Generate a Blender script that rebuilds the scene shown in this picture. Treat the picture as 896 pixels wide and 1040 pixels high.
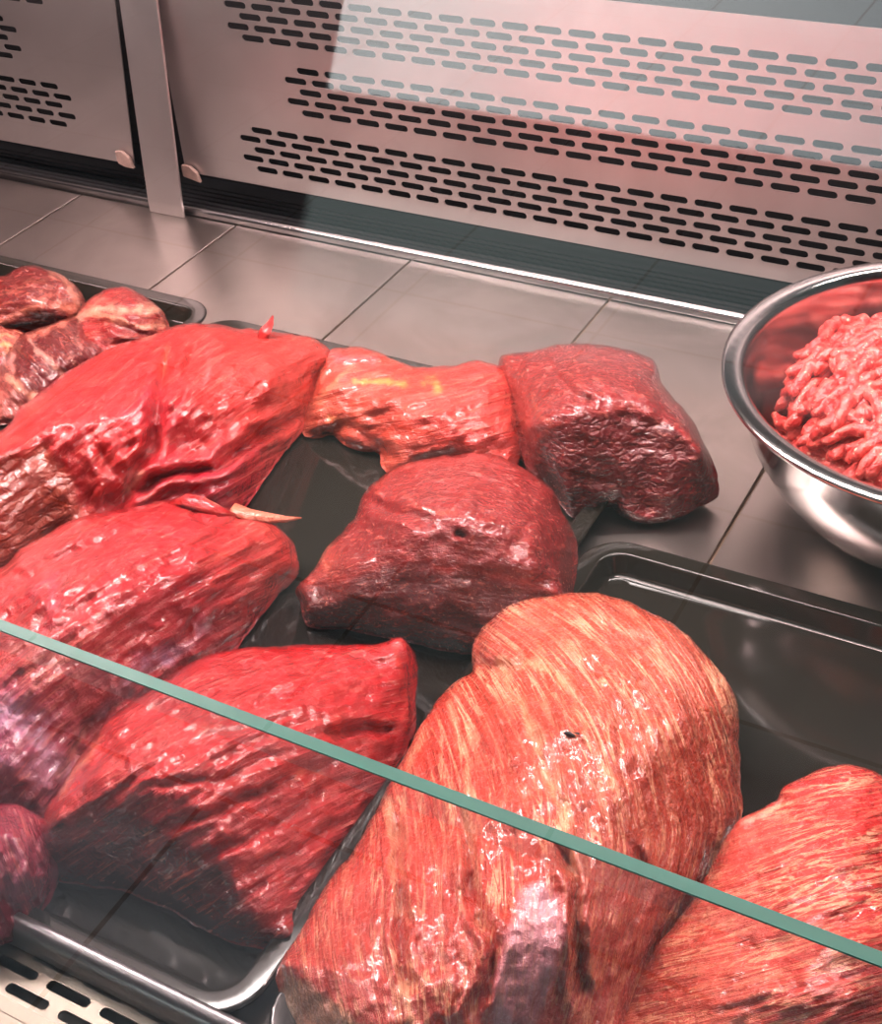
import bpy, math, random
import numpy as np
from mathutils import Vector, Matrix
from mathutils.geometry import delaunay_2d_cdt

S = bpy.context.scene
COL = S.collection
for o in list(bpy.data.objects): bpy.data.objects.remove(o)

# ------------------------------------------------------------------ camera
F = 1392.828                       # focal length in pixels of the 896 x 1040 frame
PX, PY = 448.0, 520.0
_v1 = np.array([-2530-PX, -325-PY, F]); _v2 = np.array([1430-PX, -645-PY, F])
RX = -_v1/np.linalg.norm(_v1)      # along the counter
RY = _v2/np.linalg.norm(_v2)       # into the counter
RZ = np.cross(RX, RY)
RM = np.stack([RX, RY, RZ])        # camera (right, down, forward) -> world
CH = 0.60                          # height of the lens above the deck
cd = bpy.data.cameras.new('camera'); cam = bpy.data.objects.new('camera', cd); COL.objects.link(cam)
cd.sensor_fit = 'HORIZONTAL'; cd.sensor_width = 36; cd.lens = F/896*36
cd.clip_start = 0.02; cd.clip_end = 60
mw = Matrix.Identity(4)
for r in range(3):
    mw[r][0] = RM[r, 0]; mw[r][1] = -RM[r, 1]; mw[r][2] = -RM[r, 2]
mw[2][3] = CH
cam.matrix_world = mw
S.camera = cam

# ------------------------------------------------------------------ world, sun, lamps, exposure
W = bpy.data.worlds.new('world'); S.world = W; W.use_nodes = True
bg = W.node_tree.nodes['Background']; bg.inputs[0].default_value = (0.72, 0.84, 1.0, 1); bg.inputs[1].default_value = 0.15
sd = bpy.data.lights.new('sun', 'SUN'); sd.energy = 17.0; sd.angle = math.radians(0.6); sd.color = (1, .97, .92)
sun = bpy.data.objects.new('sun', sd); COL.objects.link(sun)
SUN_DIR = Vector((0.54, 1.0, -0.65)).normalized()        # low daylight through the shop front
sun.rotation_euler = SUN_DIR.to_track_quat('-Z', 'Y').to_euler()

def area(name, loc, size, size_y, power, color, target):
    l = bpy.data.lights.new(name, 'AREA'); l.shape = 'RECTANGLE'; l.size = size; l.size_y = size_y
    l.energy = power; l.color = color
    o = bpy.data.objects.new(name, l); COL.objects.link(o); o.location = loc
    o.rotation_euler = (Vector(target)-Vector(loc)).to_track_quat('-Z', 'Y').to_euler()
    return o
area('canopy_lamp', (-0.55, 0.74, 0.78), 1.8, 0.03, 16.5, (1.0, 0.84, 0.82), (-0.45, 0.55, 0))
area('front_lamp', (-0.45, 0.36, 0.95), 1.4, 0.03, 3.0, (1.0, 0.86, 0.84), (-0.45, 0.50, 0))
area('panel_fill', (-0.85, 0.60, 0.80), 1.9, 0.04, 21.0, (1.0, 0.68, 0.67), (-0.85, 1.01, 0.12))  # unseen fill light added to brighten and pinken the rear panels
S.view_settings.view_transform = 'Standard'
S.view_settings.look = 'None'
S.view_settings.gamma = 1.0
S.view_settings.exposure = 0.55
S.view_settings.use_curve_mapping = False

# ------------------------------------------------------------------ measuring helpers
def ray(x, y):
    return RM @ np.array([x-PX, y-PY, F])
def atz(x, y, z=0.0):
    d = ray(x, y); t = (z-CH)/d[2]
    return np.array([t*d[0], t*d[1], z])

# ------------------------------------------------------------------ mesh helpers
def link(name, verts, faces, mats, parent=None, smooth=False, fmat=None):
    me = bpy.data.meshes.new(name); me.from_pydata([tuple(map(float, v)) for v in verts], [], [tuple(map(int, f)) for f in faces])
    for m in (mats if isinstance(mats, (list, tuple)) else [mats]): me.materials.append(m)
    if smooth: me.polygons.foreach_set('use_smooth', [True]*len(me.polygons))
    if fmat is not None: me.polygons.foreach_set('material_index', fmat)
    me.update()
    o = bpy.data.objects.new(name, me); COL.objects.link(o)
    if parent is not None: o.parent = parent
    return o
def empty(name, loc=(0, 0, 0)):
    o = bpy.data.objects.new(name, None); COL.objects.link(o); o.location = loc; o.empty_display_size = 0.05
    return o
def tag(o, label=None, cat=None, group=None, kind=None):
    if label: o['label'] = label
    if cat: o['category'] = cat
    if group: o['group'] = group
    if kind: o['kind'] = kind
    return o
class MB:
    def __init__(s): s.v = []; s.f = []
    def box(s, a, b):
        n = len(s.v); x0, y0, z0 = a; x1, y1, z1 = b
        s.v += [(x0,y0,z0),(x1,y0,z0),(x1,y1,z0),(x0,y1,z0),(x0,y0,z1),(x1,y0,z1),(x1,y1,z1),(x0,y1,z1)]
        s.f += [tuple(n+i for i in q) for q in ((3,2,1,0),(4,5,6,7),(0,1,5,4),(1,2,6,5),(2,3,7,6),(3,0,4,7))]
        return s
    def profile_x(s, prof, x0, x1, close=True):
        """extrude a (y, z) outline along X"""
        n = len(s.v); k = len(prof)
        s.v += [(x0, y, z) for y, z in prof]+[(x1, y, z) for y, z in prof]
        for i in range(k if close else k-1):
            j = (i+1) % k; s.f.append((n+i, n+k+i, n+k+j, n+j))
        if close: s.f.append(tuple(n+i for i in range(k))); s.f.append(tuple(n+k+i for i in reversed(range(k))))
        return s
    def rings(s, rings, cap0=False, cap1=False):
        n = len(s.v); k = len(rings[0])
        for r in rings: s.v += [tuple(p) for p in r]
        for a in range(len(rings)-1):
            for i in range(k):
                j = (i+1) % k
                s.f.append((n+a*k+i, n+a*k+j, n+(a+1)*k+j, n+(a+1)*k+i))
        if cap0: s.f.append(tuple(n+i for i in reversed(range(k))))
        if cap1: s.f.append(tuple(n+(len(rings)-1)*k+i for i in range(k)))
        return s
    def build(s, name, mat, parent=None, smooth=False, bevel=0):
        o = link(name, s.v, s.f, mat, parent, smooth)
        if bevel:
            m = o.modifiers.new('bevel', 'BEVEL'); m.width = bevel; m.segments = 2; m.limit_method = 'ANGLE'; m.angle_limit = math.radians(40)
        return o

# ------------------------------------------------------------------ materials
class NT:
    def __init__(s, name):
        s.m = bpy.data.materials.new(name); s.m.use_nodes = True; s.t = s.m.node_tree
        s.t.nodes.clear(); s.out = s.n('ShaderNodeOutputMaterial')
    def n(s, kind, **kw):
        nd = s.t.nodes.new(kind)
        for k, v in kw.items(): setattr(nd, k, v)
        return nd
    def set(s, nd, **kw):
        for k, v in kw.items():
            i = nd.inputs[k.replace('_', ' ')] if k.replace('_', ' ') in nd.inputs else nd.inputs[k]
            if isinstance(v, bpy.types.NodeSocket): s.t.links.new(v, i)
            else: i.default_value = v
        return nd
    def l(s, a, b): s.t.links.new(a, b)
    def math(s, op, a, b=None, c=None, clamp=False):
        nd = s.n('ShaderNodeMath', operation=op, use_clamp=clamp)
        for i, v in enumerate((a, b, c)):
            if v is None: continue
            if isinstance(v, bpy.types.NodeSocket): s.l(v, nd.inputs[i])
            else: nd.inputs[i].default_value = v
        return nd.outputs[0]
    def mix(s, f, a, b, blend='MIX'):
        nd = s.n('ShaderNodeMix', data_type='RGBA', blend_type=blend)
        for i, v in ((0, f), (6, a), (7, b)):
            if isinstance(v, bpy.types.NodeSocket): s.l(v, nd.inputs[i])
            else: nd.inputs[i].default_value = v
        return nd.outputs[2]
    def noise(s, vec, scale, detail=3, rough=.5, dist=0):
        nd = s.n('ShaderNodeTexNoise'); s.set(nd, Scale=scale, Detail=detail, Roughness=rough, Distortion=dist)
        if vec is not None: s.l(vec, nd.inputs['Vector'])
        return nd.outputs['Fac']
    def mapping(s, vec, scale=(1,1,1), rot=(0,0,0)):
        nd = s.n('ShaderNodeMapping'); nd.inputs['Scale'].default_value = scale; nd.inputs['Rotation'].default_value = rot
        s.l(vec, nd.inputs['Vector']); return nd.outputs[0]
    def pos(s): return s.n('ShaderNodeNewGeometry').outputs['Position']
    def ramp(s, f, lo, hi):
        nd = s.n('ShaderNodeMapRange', interpolation_type='SMOOTHSTEP')
        s.l(f, nd.inputs[0]); nd.inputs[1].default_value = lo; nd.inputs[2].default_value = hi
        return nd.outputs[0]
def rgb(r, g, b):
    f = lambda c: (c/255/12.92) if c/255 <= .04045 else ((c/255+.055)/1.055)**2.4
    return (f(r), f(g), f(b), 1)

def metal(name, col, rough, brushed=(1, 1, 1), bs=60, bump=.05, smudge=.12):
    t = NT(name); p = t.pos()
    a = t.noise(t.mapping(p, brushed), bs, 3, .6)
    b = t.noise(p, 9, 4, .6, .8)
    bs_ = t.n('ShaderNodeBsdfPrincipled')
    c = t.mix(t.ramp(b, .3, .75), (col[0]*(1-smudge), col[1]*(1-smudge), col[2]*(1-smudge), 1), (*col[:3], 1))
    r = t.math('ADD', rough-.06, t.math('MULTIPLY', t.math('ADD', a, b), .07))
    bp = t.n('ShaderNodeBump'); t.set(bp, Strength=bump, Distance=.001, Height=a)
    t.set(bs_, Base_Color=c, Metallic=1.0, Roughness=r, Normal=bp.outputs[0])
    t.l(bs_.outputs[0], t.out.inputs[0]); return t.m
M_deck = metal('deck_steel', (.32, .285, .265), .32, (2, 14, 2), 9, .012, .25)
M_panel = metal('panel_steel', (.68, .62, .61), .40, (3, 3, 90), 25, .03, .12)
M_lip = metal('lip_steel', (.62, .62, .62), .22, (1, 1, 1), 80, .1, .2)
M_bowl = metal('bowl_steel', (.66, .64, .64), .17, (1, 1, 1), 200, .02, .12)
M_strip = metal('strip_steel', (.5, .48, .5), .36, (1, 1, 1), 60, .15, .5)
M_grille = metal('grille_steel', (.24, .21, .175), .42, (30, 4, 4), 25, .03, .12)

def plain(name, col, rough, spec=.5, metallic=0, nz=0, nscale=40):
    t = NT(name); b = t.n('ShaderNodeBsdfPrincipled')
    c = (*col[:3], 1)
    if nz:
        f = t.noise(t.pos(), nscale, 4, .6)
        c = t.mix(f, tuple(x*(1-nz) for x in col[:3])+(1,), tuple(min(1, x*(1+nz)) for x in col[:3])+(1,))
    t.set(b, Base_Color=c, Roughness=rough, Metallic=metallic); b.inputs['Specular IOR Level'].default_value = spec
    t.l(b.outputs[0], t.out.inputs[0]); return t.m
M_tray = plain('black_melamine', rgb(30, 28, 24), .09, .45, nz=.25, nscale=14)
M_black = plain('recess_black', (.012, .012, .013), .5, .3, nz=.2)
M_rust = plain('rust', rgb(128, 106, 98), .55, .4, nz=.6, nscale=160)
M_wall = plain('shop_paint', (.15, .15, .15), .7, .3, nz=.05, nscale=3)
M_dark = plain('dark_cabinet', (.03, .03, .035), .5, .4, nz=.1)

def floor_mat():
    t = NT('shop_floor_tile'); b = t.n('ShaderNodeBsdfPrincipled')
    br = t.n('ShaderNodeTexBrick', offset=0.0); mp_ = t.n('ShaderNodeMapping'); mp_.inputs['Location'].default_value = (.96+.9*4, .93+.9*6, 0); t.l(t.pos(), mp_.inputs['Vector']); t.l(mp_.outputs[0], br.inputs['Vector'])
    t.set(br, Scale=1.0, Mortar_Size=.004, Mortar_Smooth=.1, Brick_Width=.45, Row_Height=.45)
    br.inputs['Color1'].default_value = (.42, .56, .64, 1); br.inputs['Color2'].default_value = (.38, .51, .59, 1); br.inputs['Mortar'].default_value = (.17, .20, .21, 1)
    n = t.noise(t.pos(), 6, 4, .6)
    c = t.mix(t.math('MULTIPLY', n, .35), br.outputs['Color'], (.30, .36, .40, 1))
    t.set(b, Base_Color=c, Roughness=.6); t.l(b.outputs[0], t.out.inputs[0]); return t.m
M_floor = floor_mat()

def glass_mat():
    t = NT('counter_glass')
    fr = t.n('ShaderNodeFresnel'); fr.inputs[0].default_value = 1.5
    tr = t.n('ShaderNodeBsdfTransparent'); tr.inputs[0].default_value = (.965, .985, .975, 1)
    gl = t.n('ShaderNodeBsdfGlossy'); gl.inputs['Roughness'].default_value = 0.0
    ge = t.n('ShaderNodeNewGeometry')           # both surfaces of the pane are counted on its front face
    fc = t.math('MULTIPLY', t.math('MULTIPLY', fr.outputs[0], 1.8), t.math('SUBTRACT', 1.0, ge.outputs['Backfacing']), clamp=True)
    mx = t.n('ShaderNodeMixShader'); t.l(fc, mx.inputs[0]); t.l(tr.outputs[0], mx.inputs[1]); t.l(gl.outputs[0], mx.inputs[2])
    t.l(mx.outputs[0], t.out.inputs[0]); return t.m
M_glass = glass_mat()
def edge_mat():
    t = NT('glass_edge'); b = t.n('ShaderNodeBsdfPrincipled')
    n = t.noise(t.mapping(t.pos(), (1, 6, 6)), 30, 3)
    t.set(b, Base_Color=t.mix(n, (.006, .16, .115, 1), (.012, .23, .17, 1)), Roughness=.35)
    t.l(b.outputs[0], t.out.inputs[0]); return t.m
M_edge = edge_mat()

def meat_mat(name, fat=(232, 150, 120), rough=.30, fs=1.0, bump=1.0):
    """muscle: 'tint' is the flesh colour, 'grain' runs along / across the fibres, 'mask' = (marbling, cut-face cells, wetness)"""
    t = NT(name)
    g = t.n('ShaderNodeAttribute', attribute_name='grain').outputs['Vector']
    tint = t.n('ShaderNodeAttribute', attribute_name='tint').outputs['Color']
    mk = t.n('ShaderNodeAttribute', attribute_name='mask')
    sp = t.n('ShaderNodeSeparateXYZ'); t.l(mk.outputs['Vector'], sp.inputs[0]); marb, cell, wet = sp.outputs
    p = t.pos()
    long_ = t.mapping(g, (14*fs, 150*fs, 1))
    fine = t.noise(long_, 1.0, 5, .62, .9)
    long2 = t.mapping(g, (40*fs, 420*fs, 1))
    fib = t.noise(long2, 1.0, 4, .6, .5)
    blob = t.noise(p, 55, 5, .6, .6)
    speck = t.noise(p, 420, 3, .6)
    # marbling lines
    ridge = t.math('ABSOLUTE', t.math('SUBTRACT', fine, .5))
    line = t.math('SUBTRACT', 1.0, t.ramp(ridge, .0, .045))
    patch = t.ramp(t.noise(p, 30, 3, .5), .38, .62)
    ml = t.math('MULTIPLY', t.math('MULTIPLY', line, marb), t.math('ADD', .25, t.math('MULTIPLY', patch, .75)), clamp=True)
    dark = t.mix(.5, tint, (.25, .02, .02, 1), 'MULTIPLY')
    c = t.mix(t.ramp(blob, .35, .7), t.mix(.38, tint, (.30, .10, .10, 1), 'MULTIPLY'), tint)
    c = t.mix(t.math('MULTIPLY', t.ramp(fib, .54, .72), .36), c, rgb(235, 130, 112))
    fib2 = t.noise(t.mapping(g, (90*fs, 900*fs, 1)), 1.0, 3, .6, .6)
    c = t.mix(t.math('MULTIPLY', t.ramp(fib2, .58, .40), .35), c, dark)
    wht = t.ramp(t.noise(t.mapping(g, (120, 520, 1)), 1.0, 2, .5, .8), .66, .72)
    c = t.mix(t.math('MULTIPLY', wht, .30), c, rgb(240, 180, 160))
    c = t.mix(t.math('MULTIPLY', ml, .85), c, rgb(*fat))
    t_c = c
    # bump
    vo = t.n('ShaderNodeTexVoronoi', feature='DISTANCE_TO_EDGE'); t.l(t.mapping(p, (1, 1, 1.6)), vo.inputs['Vector'])
    vo.inputs['Scale'].default_value = 115
    wn = t.n('ShaderNodeTexNoise'); t.set(wn, Scale=60.0, Detail=3.0)
    t.l(p, wn.inputs['Vector'])
    va = t.n('ShaderNodeVectorMath', operation='MULTIPLY_ADD'); t.l(wn.outputs['Color'], va.inputs[0]); va.inputs[1].default_value = (.012, .012, .012); t.l(t.mapping(p, (1, 1, 1.8)), va.inputs[2])
    t.l(va.outputs[0], vo.inputs['Vector'])
    vh = t.ramp(vo.outputs['Distance'], 0, .28)
    c2 = t.mix(t.math('MULTIPLY', t.math('SUBTRACT', 1.0, vh), t.math('MULTIPLY', cell, .35)), t_c, dark)
    h = t.math('ADD', t.math('MULTIPLY', fib, .8), t.math('MULTIPLY', fine, 1.1))
    h = t.math('ADD', h, t.math('MULTIPLY', blob, 1.5))
    h = t.math('ADD', h, t.math('MULTIPLY', t.noise(p, 190, 3, .55, .5), .9))
    h = t.math('ADD', t.math('ADD', h, t.math('MULTIPLY', fib2, .45)), t.math('MULTIPLY', speck, .4))
    h = t.math('ADD', t.math('MULTIPLY', h, t.math('SUBTRACT', 1.0, t.math('MULTIPLY', cell, .6))), t.math('MULTIPLY', t.math('MULTIPLY', vh, cell), .42))
    bp = t.n('ShaderNodeBump'); t.set(bp, Strength=bump, Distance=.0026, Height=h)
    bc = t.n('ShaderNodeBump'); t.set(bc, Strength=.55, Distance=.0012, Height=t.math('ADD', t.math('ADD', t.noise(p, 150, 2, .5, .4), t.math('MULTIPLY', fine, .5)), t.math('MULTIPLY', t.math('MULTIPLY', vh, cell), .6)))
    r = t.math('ADD', rough, t.math('MULTIPLY', t.math('SUBTRACT', speck, .5), .25))
    r = t.math('SUBTRACT', r, t.math('MULTIPLY', wet, .12), clamp=True)
    b = t.n('ShaderNodeBsdfPrincipled')
    t.set(b, Base_Color=c2, Roughness=r, Normal=bp.outputs[0], Coat_Normal=bc.outputs[0]); b.inputs['Specular IOR Level'].default_value = .48
    b.inputs['Subsurface Weight'].default_value = .08; b.inputs['Subsurface Radius'].default_value = (1, .25, .2); b.inputs['Subsurface Scale'].default_value = .004
    b.inputs['Coat Weight'].default_value = .75; b.inputs['Coat Roughness'].default_value = .07
    t.l(b.outputs[0], t.out.inputs[0]); return t.m
M_lean = meat_mat('lean_beef')
M_marbled = meat_mat('marbled_beef', fat=(240, 178, 140), fs=1.1)
M_mince = None

# ------------------------------------------------------------------ the room round the counter
FLZ = -0.85
def slab(name, a, b, mat):
    return tag(MB().box(a, b).build(name, mat), kind='structure')
slab('floor', (-4.5, -4.2, FLZ-.1), (3.5, 2.2, FLZ), M_floor)
slab('ceiling', (-4.5, -4.2, 1.95), (3.5, 2.2, 2.05), M_wall)
slab('wall_left', (-4.6, -4.2, FLZ), (-4.5, 2.2, 1.95), M_wall)
slab('wall_right', (3.5, -4.2, FLZ), (3.6, 2.2, 1.95), M_wall)
slab('wall_back', (-4.5, 2.2, FLZ), (3.5, 2.3, 1.95), M_dark)
OPX0, OPX1 = -3.03, 1.6
fw = MB().box((-4.5, -4.3, FLZ), (OPX0, -4.2, 1.95)).box((OPX1, -4.3, FLZ), (3.5, -4.2, 1.95)).box((OPX0, -4.3, 1.38), (OPX1, -4.2, 1.95)).box((OPX0, -4.3, FLZ+.975), (OPX1, -4.2, FLZ+1.28))  # opening and crossbar shaped to place the sun patch and its dark band
tag(fw.build('wall_front', M_wall), kind='structure')
def filter_mat(name, c):
    t = NT(name); tr = t.n('ShaderNodeBsdfTransparent'); tr.inputs[0].default_value = c
    t.l(tr.outputs[0], t.out.inputs[0]); return t.m
tag(MB().box((OPX0, -4.26, FLZ+1.28), (OPX1, -4.255, FLZ+1.66)).build('sun_filter_1', filter_mat('pale_sun_filter', (.44, .47, .46, 1))), kind='structure')  # unseen panes added to dim the sun on the shop floor in two steps
tag(MB().box((OPX0, -4.26, FLZ+1.66), (OPX1, -4.255, 1.38)).build('sun_filter_2', filter_mat('dark_sun_filter', (.23, .23, .21, 1))), kind='structure')

hs = MB()  # unseen skirts added round the lamps to keep their light off the shop floor
hs.box((-1.6, .688, .700), (.5, .692, .83)).box((-1.6, .688, .83), (.5, .80, .836)).box((-1.6, .796, .775), (.5, .80, .83))
hs.box((-1.3, .338, .855), (.4, .342, .985)).box((-1.3, .338, .985), (.4, .41, .99))
hs.box((-1.9, .570, .765), (.3, .574, .83)).box((-1.9, .570, .83), (.3, .66, .836))
tag(hs.build('lamp_skirt_1', M_wall), kind='structure')

# ------------------------------------------------------------------ display counter: body, deck, lip, recess, panels, post
counter = tag(empty('display_counter', (-0.4, 0.6, 0)), 'stainless steel refrigerated display counter with dark jointed deck under the trays', 'counter')
def cpart(mb, name, mat, **kw):
    o = mb.build(name, mat, None, **kw); o.parent = counter; o.matrix_parent_inverse = Matrix.Translation((0.4, -0.6, 0)); return o
JX = [-2.01+.2*i for i in range(16)]
DX0, DX1 = -2.0, 1.2
dk = MB()
jx = [DX0]+[x for x in JX if DX0 < x < DX1]+[DX1]
for a, b in zip(jx[:-1], jx[1:]): dk.box((a+.0011, .262, -.003), (b-.0011, .985, 0))
cpart(dk, 'deck', M_deck, bevel=.0006)
cpart(MB().box((DX0, .262, -.03), (DX1, .985, -.0032)), 'deck_base', plain('joint_grime', rgb(140, 118, 100), .7))
cpart(MB().box((DX0, .20, FLZ+.001), (DX1, 1.25, -.0301)), 'body', M_dark)
# rounded lip at the back of the deck
lp = [(.986, -.02)]
for k in range(9):
    a = math.pi-k*math.pi/8; lp.append((.991+.005*math.cos(a), .004+.005*math.sin(a)))
lp.append((.9965, -.02))
lip = cpart(MB().profile_x(lp, DX0, DX1), 'rear_lip', M_lip, smooth=True)
# recess with ribs behind the lip
rc = MB().box((DX0, .998, -.03), (DX1, 1.09, -.012))
for k in range(8): rc.box((DX0, 1.003+k*.0085, -.012), (DX1, 1.008+k*.0085, -.008))
cpart(rc, 'recess_floor', M_black)
cpart(MB().box((DX0, 1.09, -.03), (DX1, 1.10, .34)), 'recess_back', M_black)

# perforated panels
def slot_loop(cx, cz, L, H, seg=6):
    r = H/2; out = []
    for k in range(seg+1):
        a = -math.pi/2+math.pi*k/seg; out.append((cx+L/2-r+r*math.cos(a), cz+r*math.sin(a)))
    for k in range(seg+1):
        a = math.pi/2+math.pi*k/seg; out.append((cx-L/2+r+r*math.cos(a), cz+r*math.sin(a)))
    return out
def perforated(name, mat, x0, x1, z0, z1, rows, pitch, L, H, place, thick, parent):
    """rows: (z, first x, last x); place(u, v, d) -> world point; each slot is a real hole with walls"""
    v = []; f = []
    def quad(a, b, c, d):
        n = len(v); v.extend([place(*a), place(*b), place(*c), place(*d)]); f.append((n, n+1, n+2, n+3))
    rows = sorted(rows)
    def plate(xa, xb, za, zb):
        if xb-xa < 1e-6 or zb-za < 1e-6: return
        quad((xa, za, 0), (xb, za, 0), (xb, zb, 0), (xa, zb, 0)); quad((xa, za, thick), (xa, zb, thick), (xb, zb, thick), (xb, za, thick))
    zc = z0
    for i, (z, fx, lx) in enumerate(rows):
        lo = z-.0048 if i == 0 or z-rows[i-1][0] > .02 else (z+rows[i-1][0])/2
        hi = z+.0048 if i == len(rows)-1 or rows[i+1][0]-z > .02 else (z+rows[i+1][0])/2
        plate(x0, x1, zc, lo); zc = hi
        n = int(round((lx-fx)/pitch))+1
        plate(x0, fx-pitch/2, lo, hi); plate(fx+(n-.5)*pitch, x1, lo, hi)
        for k in range(n):
            cx = fx+k*pitch; lp = slot_loop(cx, z, L, H); m = len(lp)
            # outer ring of the cell, matched to the loop by direction
            outer = []
            for (px, pz) in lp:
                dx, dz = px-cx, pz-z
                if abs(dz) < H/2*.98: ox = cx+math.copysign(pitch/2, dx); oz = z+ (dz/(H/2))*((hi-z) if dz > 0 else (z-lo))
                else: ox = cx+math.copysign(pitch/2, dx); oz = hi if dz > 0 else lo
                outer.append((ox, oz))
            for d in (0, thick):
                b0 = len(v); v.extend(place(a, c, d) for a, c in lp); v.extend(place(a, c, d) for a, c in outer)
                for q in range(m):
                    w = (q+1) % m
                    fc = (b0+q, b0+m+q, b0+m+w, b0+w)
                    f.append(fc if d == 0 else fc[::-1])
                if d == 0: front = b0
            for q in range(m):
                w = (q+1) % m; f.append((front+q, front+w, b0+w, b0+q))
    plate(x0, x1, zc, z1)
    for (a, b) in (((x0, z0), (x1, z0)), ((x1, z0), (x1, z1)), ((x1, z1), (x0, z1)), ((x0, z1), (x0, z0))):
        quad((*a, 0), (*a, thick), (*b, thick), (*b, 0))
    return link(name, v, f, mat, parent)
YP = 1.01
pl = lambda u, w, d: (u, YP+d, w)
p_r = 0.0298
rowsR = []
for i, z in enumerate((.2205, .2108, .2010, .1912, .1814)): rowsR.append((z, -.7745 if i % 2 == 0 else -.7894, .29))
for i, z in enumerate((.157, .147, .137, .127, .117)): rowsR.append((z, -.7182 if i % 2 == 0 else -.7331, .29))
for i, z in enumerate((.0922, .0823, .072, .0624, .0523)): rowsR.append((z, -.7805 if i % 2 == 0 else -.7954, .29))
rp = tag(empty('perforated_panel', (-.3, YP, .035)), 'long brushed steel rear panel with three bands of slots right of the post', 'panel')
o = perforated('slotted_sheet', M_panel, -.8836, .40, .035, .249, rowsR, p_r, .0242, .0062, pl, .0012, None); o.parent = rp; o.matrix_parent_inverse = Matrix.Translation((.3, -YP, -.035))
rowsL = []
for i, z in enumerate((.2315, .2215, .2115, .201, .191)): rowsL.append((z, -1.95, -1.0373+(-.0149 if i % 2 else 0)))
for i, z in enumerate((.1684, .1584, .149, .139, .130)): rowsL.append((z, -1.95, -1.0978 if i % 2 == 0 else -1.083))
for i, z in enumerate((.104, .0937, .084, .0737, .0636)): rowsL.append((z, -1.95, -1.0447 if i % 2 == 0 else -1.0298))
rowsL = [(z, l-round((l+1.5)/-p_r)*-p_r, l) for z, f_, l in rowsL]
lpn = tag(empty('perforated_panel', (-1.2, YP, .032)), 'stained brushed steel rear panel left of the post', 'panel')
o = perforated('slotted_sheet', M_panel, -1.60, -.9475, .032, .249, rowsL, p_r, .0242, .0062, pl, .0012, None); o.parent = lpn; o.matrix_parent_inverse = Matrix.Translation((1.2, -YP, -.032))
for v_ in o.data.vertices:                       # the free end of this sheet is cut slightly out of square
    if v_.co.x > -.9476: v_.co.x = -.951+.116*(v_.co.z-.031)
# folded feet of the sheets, with rust
for root, x, sx in ((lpn, -.958, -1), (rp, -.878, 1)):
    mb = MB(); 
    pr = [(x-.011, .046), (x-.002, .047), (x+.006, .041), (x+.010, .030), (x-.001, .030), (x-.010, .033)]
    if sx > 0: pr = [(x-.006, .044), (x+.004, .044), (x+.012, .038), (x+.015, .028), (x+.004, .030), (x-.006, .032)]
    mb.rings([[(a, 1.0085, b) for a, b in pr], [(a, 1.0045, b) for a, b in pr]], True, True)
    o = mb.build('corner_clip', M_rust, None, bevel=.0008); o.parent = root; o.matrix_parent_inverse = Matrix.Translation(-root.location)
    o['label'] = 'rusty folded corner clip'
pv = MB(); q0 = lambda y, z, d: (y+d, z)
pv.rings([[(-.9135, .9785, .0002), (-.870, .9785, .0002), (-.870, .9815, .0002), (-.9135, .9815, .0002)], [(-.9135, .9785, .012), (-.870, .9785, .012), (-.870, .9815, .012), (-.9135, .9815, .012)],
          [(-.9145, 1.0015, .25), (-.8695, 1.0015, .25), (-.8695, 1.0045, .25), (-.9145, 1.0045, .25)], [(-.9145, 1.0045, .36), (-.8695, 1.0045, .36), (-.8695, 1.0075, .36), (-.9145, 1.0075, .36)]], True, True)
post = tag(pv.build('upright_post', M_panel, bevel=.0006),
    'flat brushed steel upright between the two slotted rear panels', 'post')

# ------------------------------------------------------------------ front grille, polished strip
gz = .0005
gp = lambda u, w, d: (u, w, gz-d)
rowsG = []
for i, y in enumerate((.2385, .2280)): rowsG.append((y, -.42-.0345*20+(.0165 if i else 0), .4))
fg = tag(empty('front_grille', (-.4, .23, 0)), 'pale steel air grille with long slots along the front glass', 'grille')
rowsG.append((.2485, -.404-.0345*20, .4))
o = perforated('slotted_strip', M_grille, -1.15, .6, .2155, .258, rowsG, .0345, .0275, .0056, gp, .0012, None); o.parent = fg; o.matrix_parent_inverse = Matrix.Translation((.4, -.23, 0))
o = MB().box((-1.6, .206, -.012), (1.0, .2153, .004)).build('edge_bar', M_grille, bevel=.001); o.parent = fg; o.matrix_parent_inverse = Matrix.Translation((.4, -.23, 0))
o = MB().box((-1.6, .2156, -.0295), (1.0, .262, -.024)).build('channel', M_deck); o.parent = fg; o.matrix_parent_inverse = Matrix.Translation((.4, -.23, 0))
ps = [(.2475, .0008), (.2476, .0070), (.2479, .0125), (.2487, .0168), (.2503, .0195), (.2530, .0208), (.2560, .0210), (.2562, .0202), (.2532, .0200), (.2510, .0188), (.2495, .0162), (.2486, .0120), (.2483, .0070), (.2482, .0008)]
strip = tag(MB().profile_x(ps, -1.6, 1.0).build('polished_strip', M_strip, smooth=True), 'curved polished steel strip between the front grille and the middle tray', 'strip')

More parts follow.
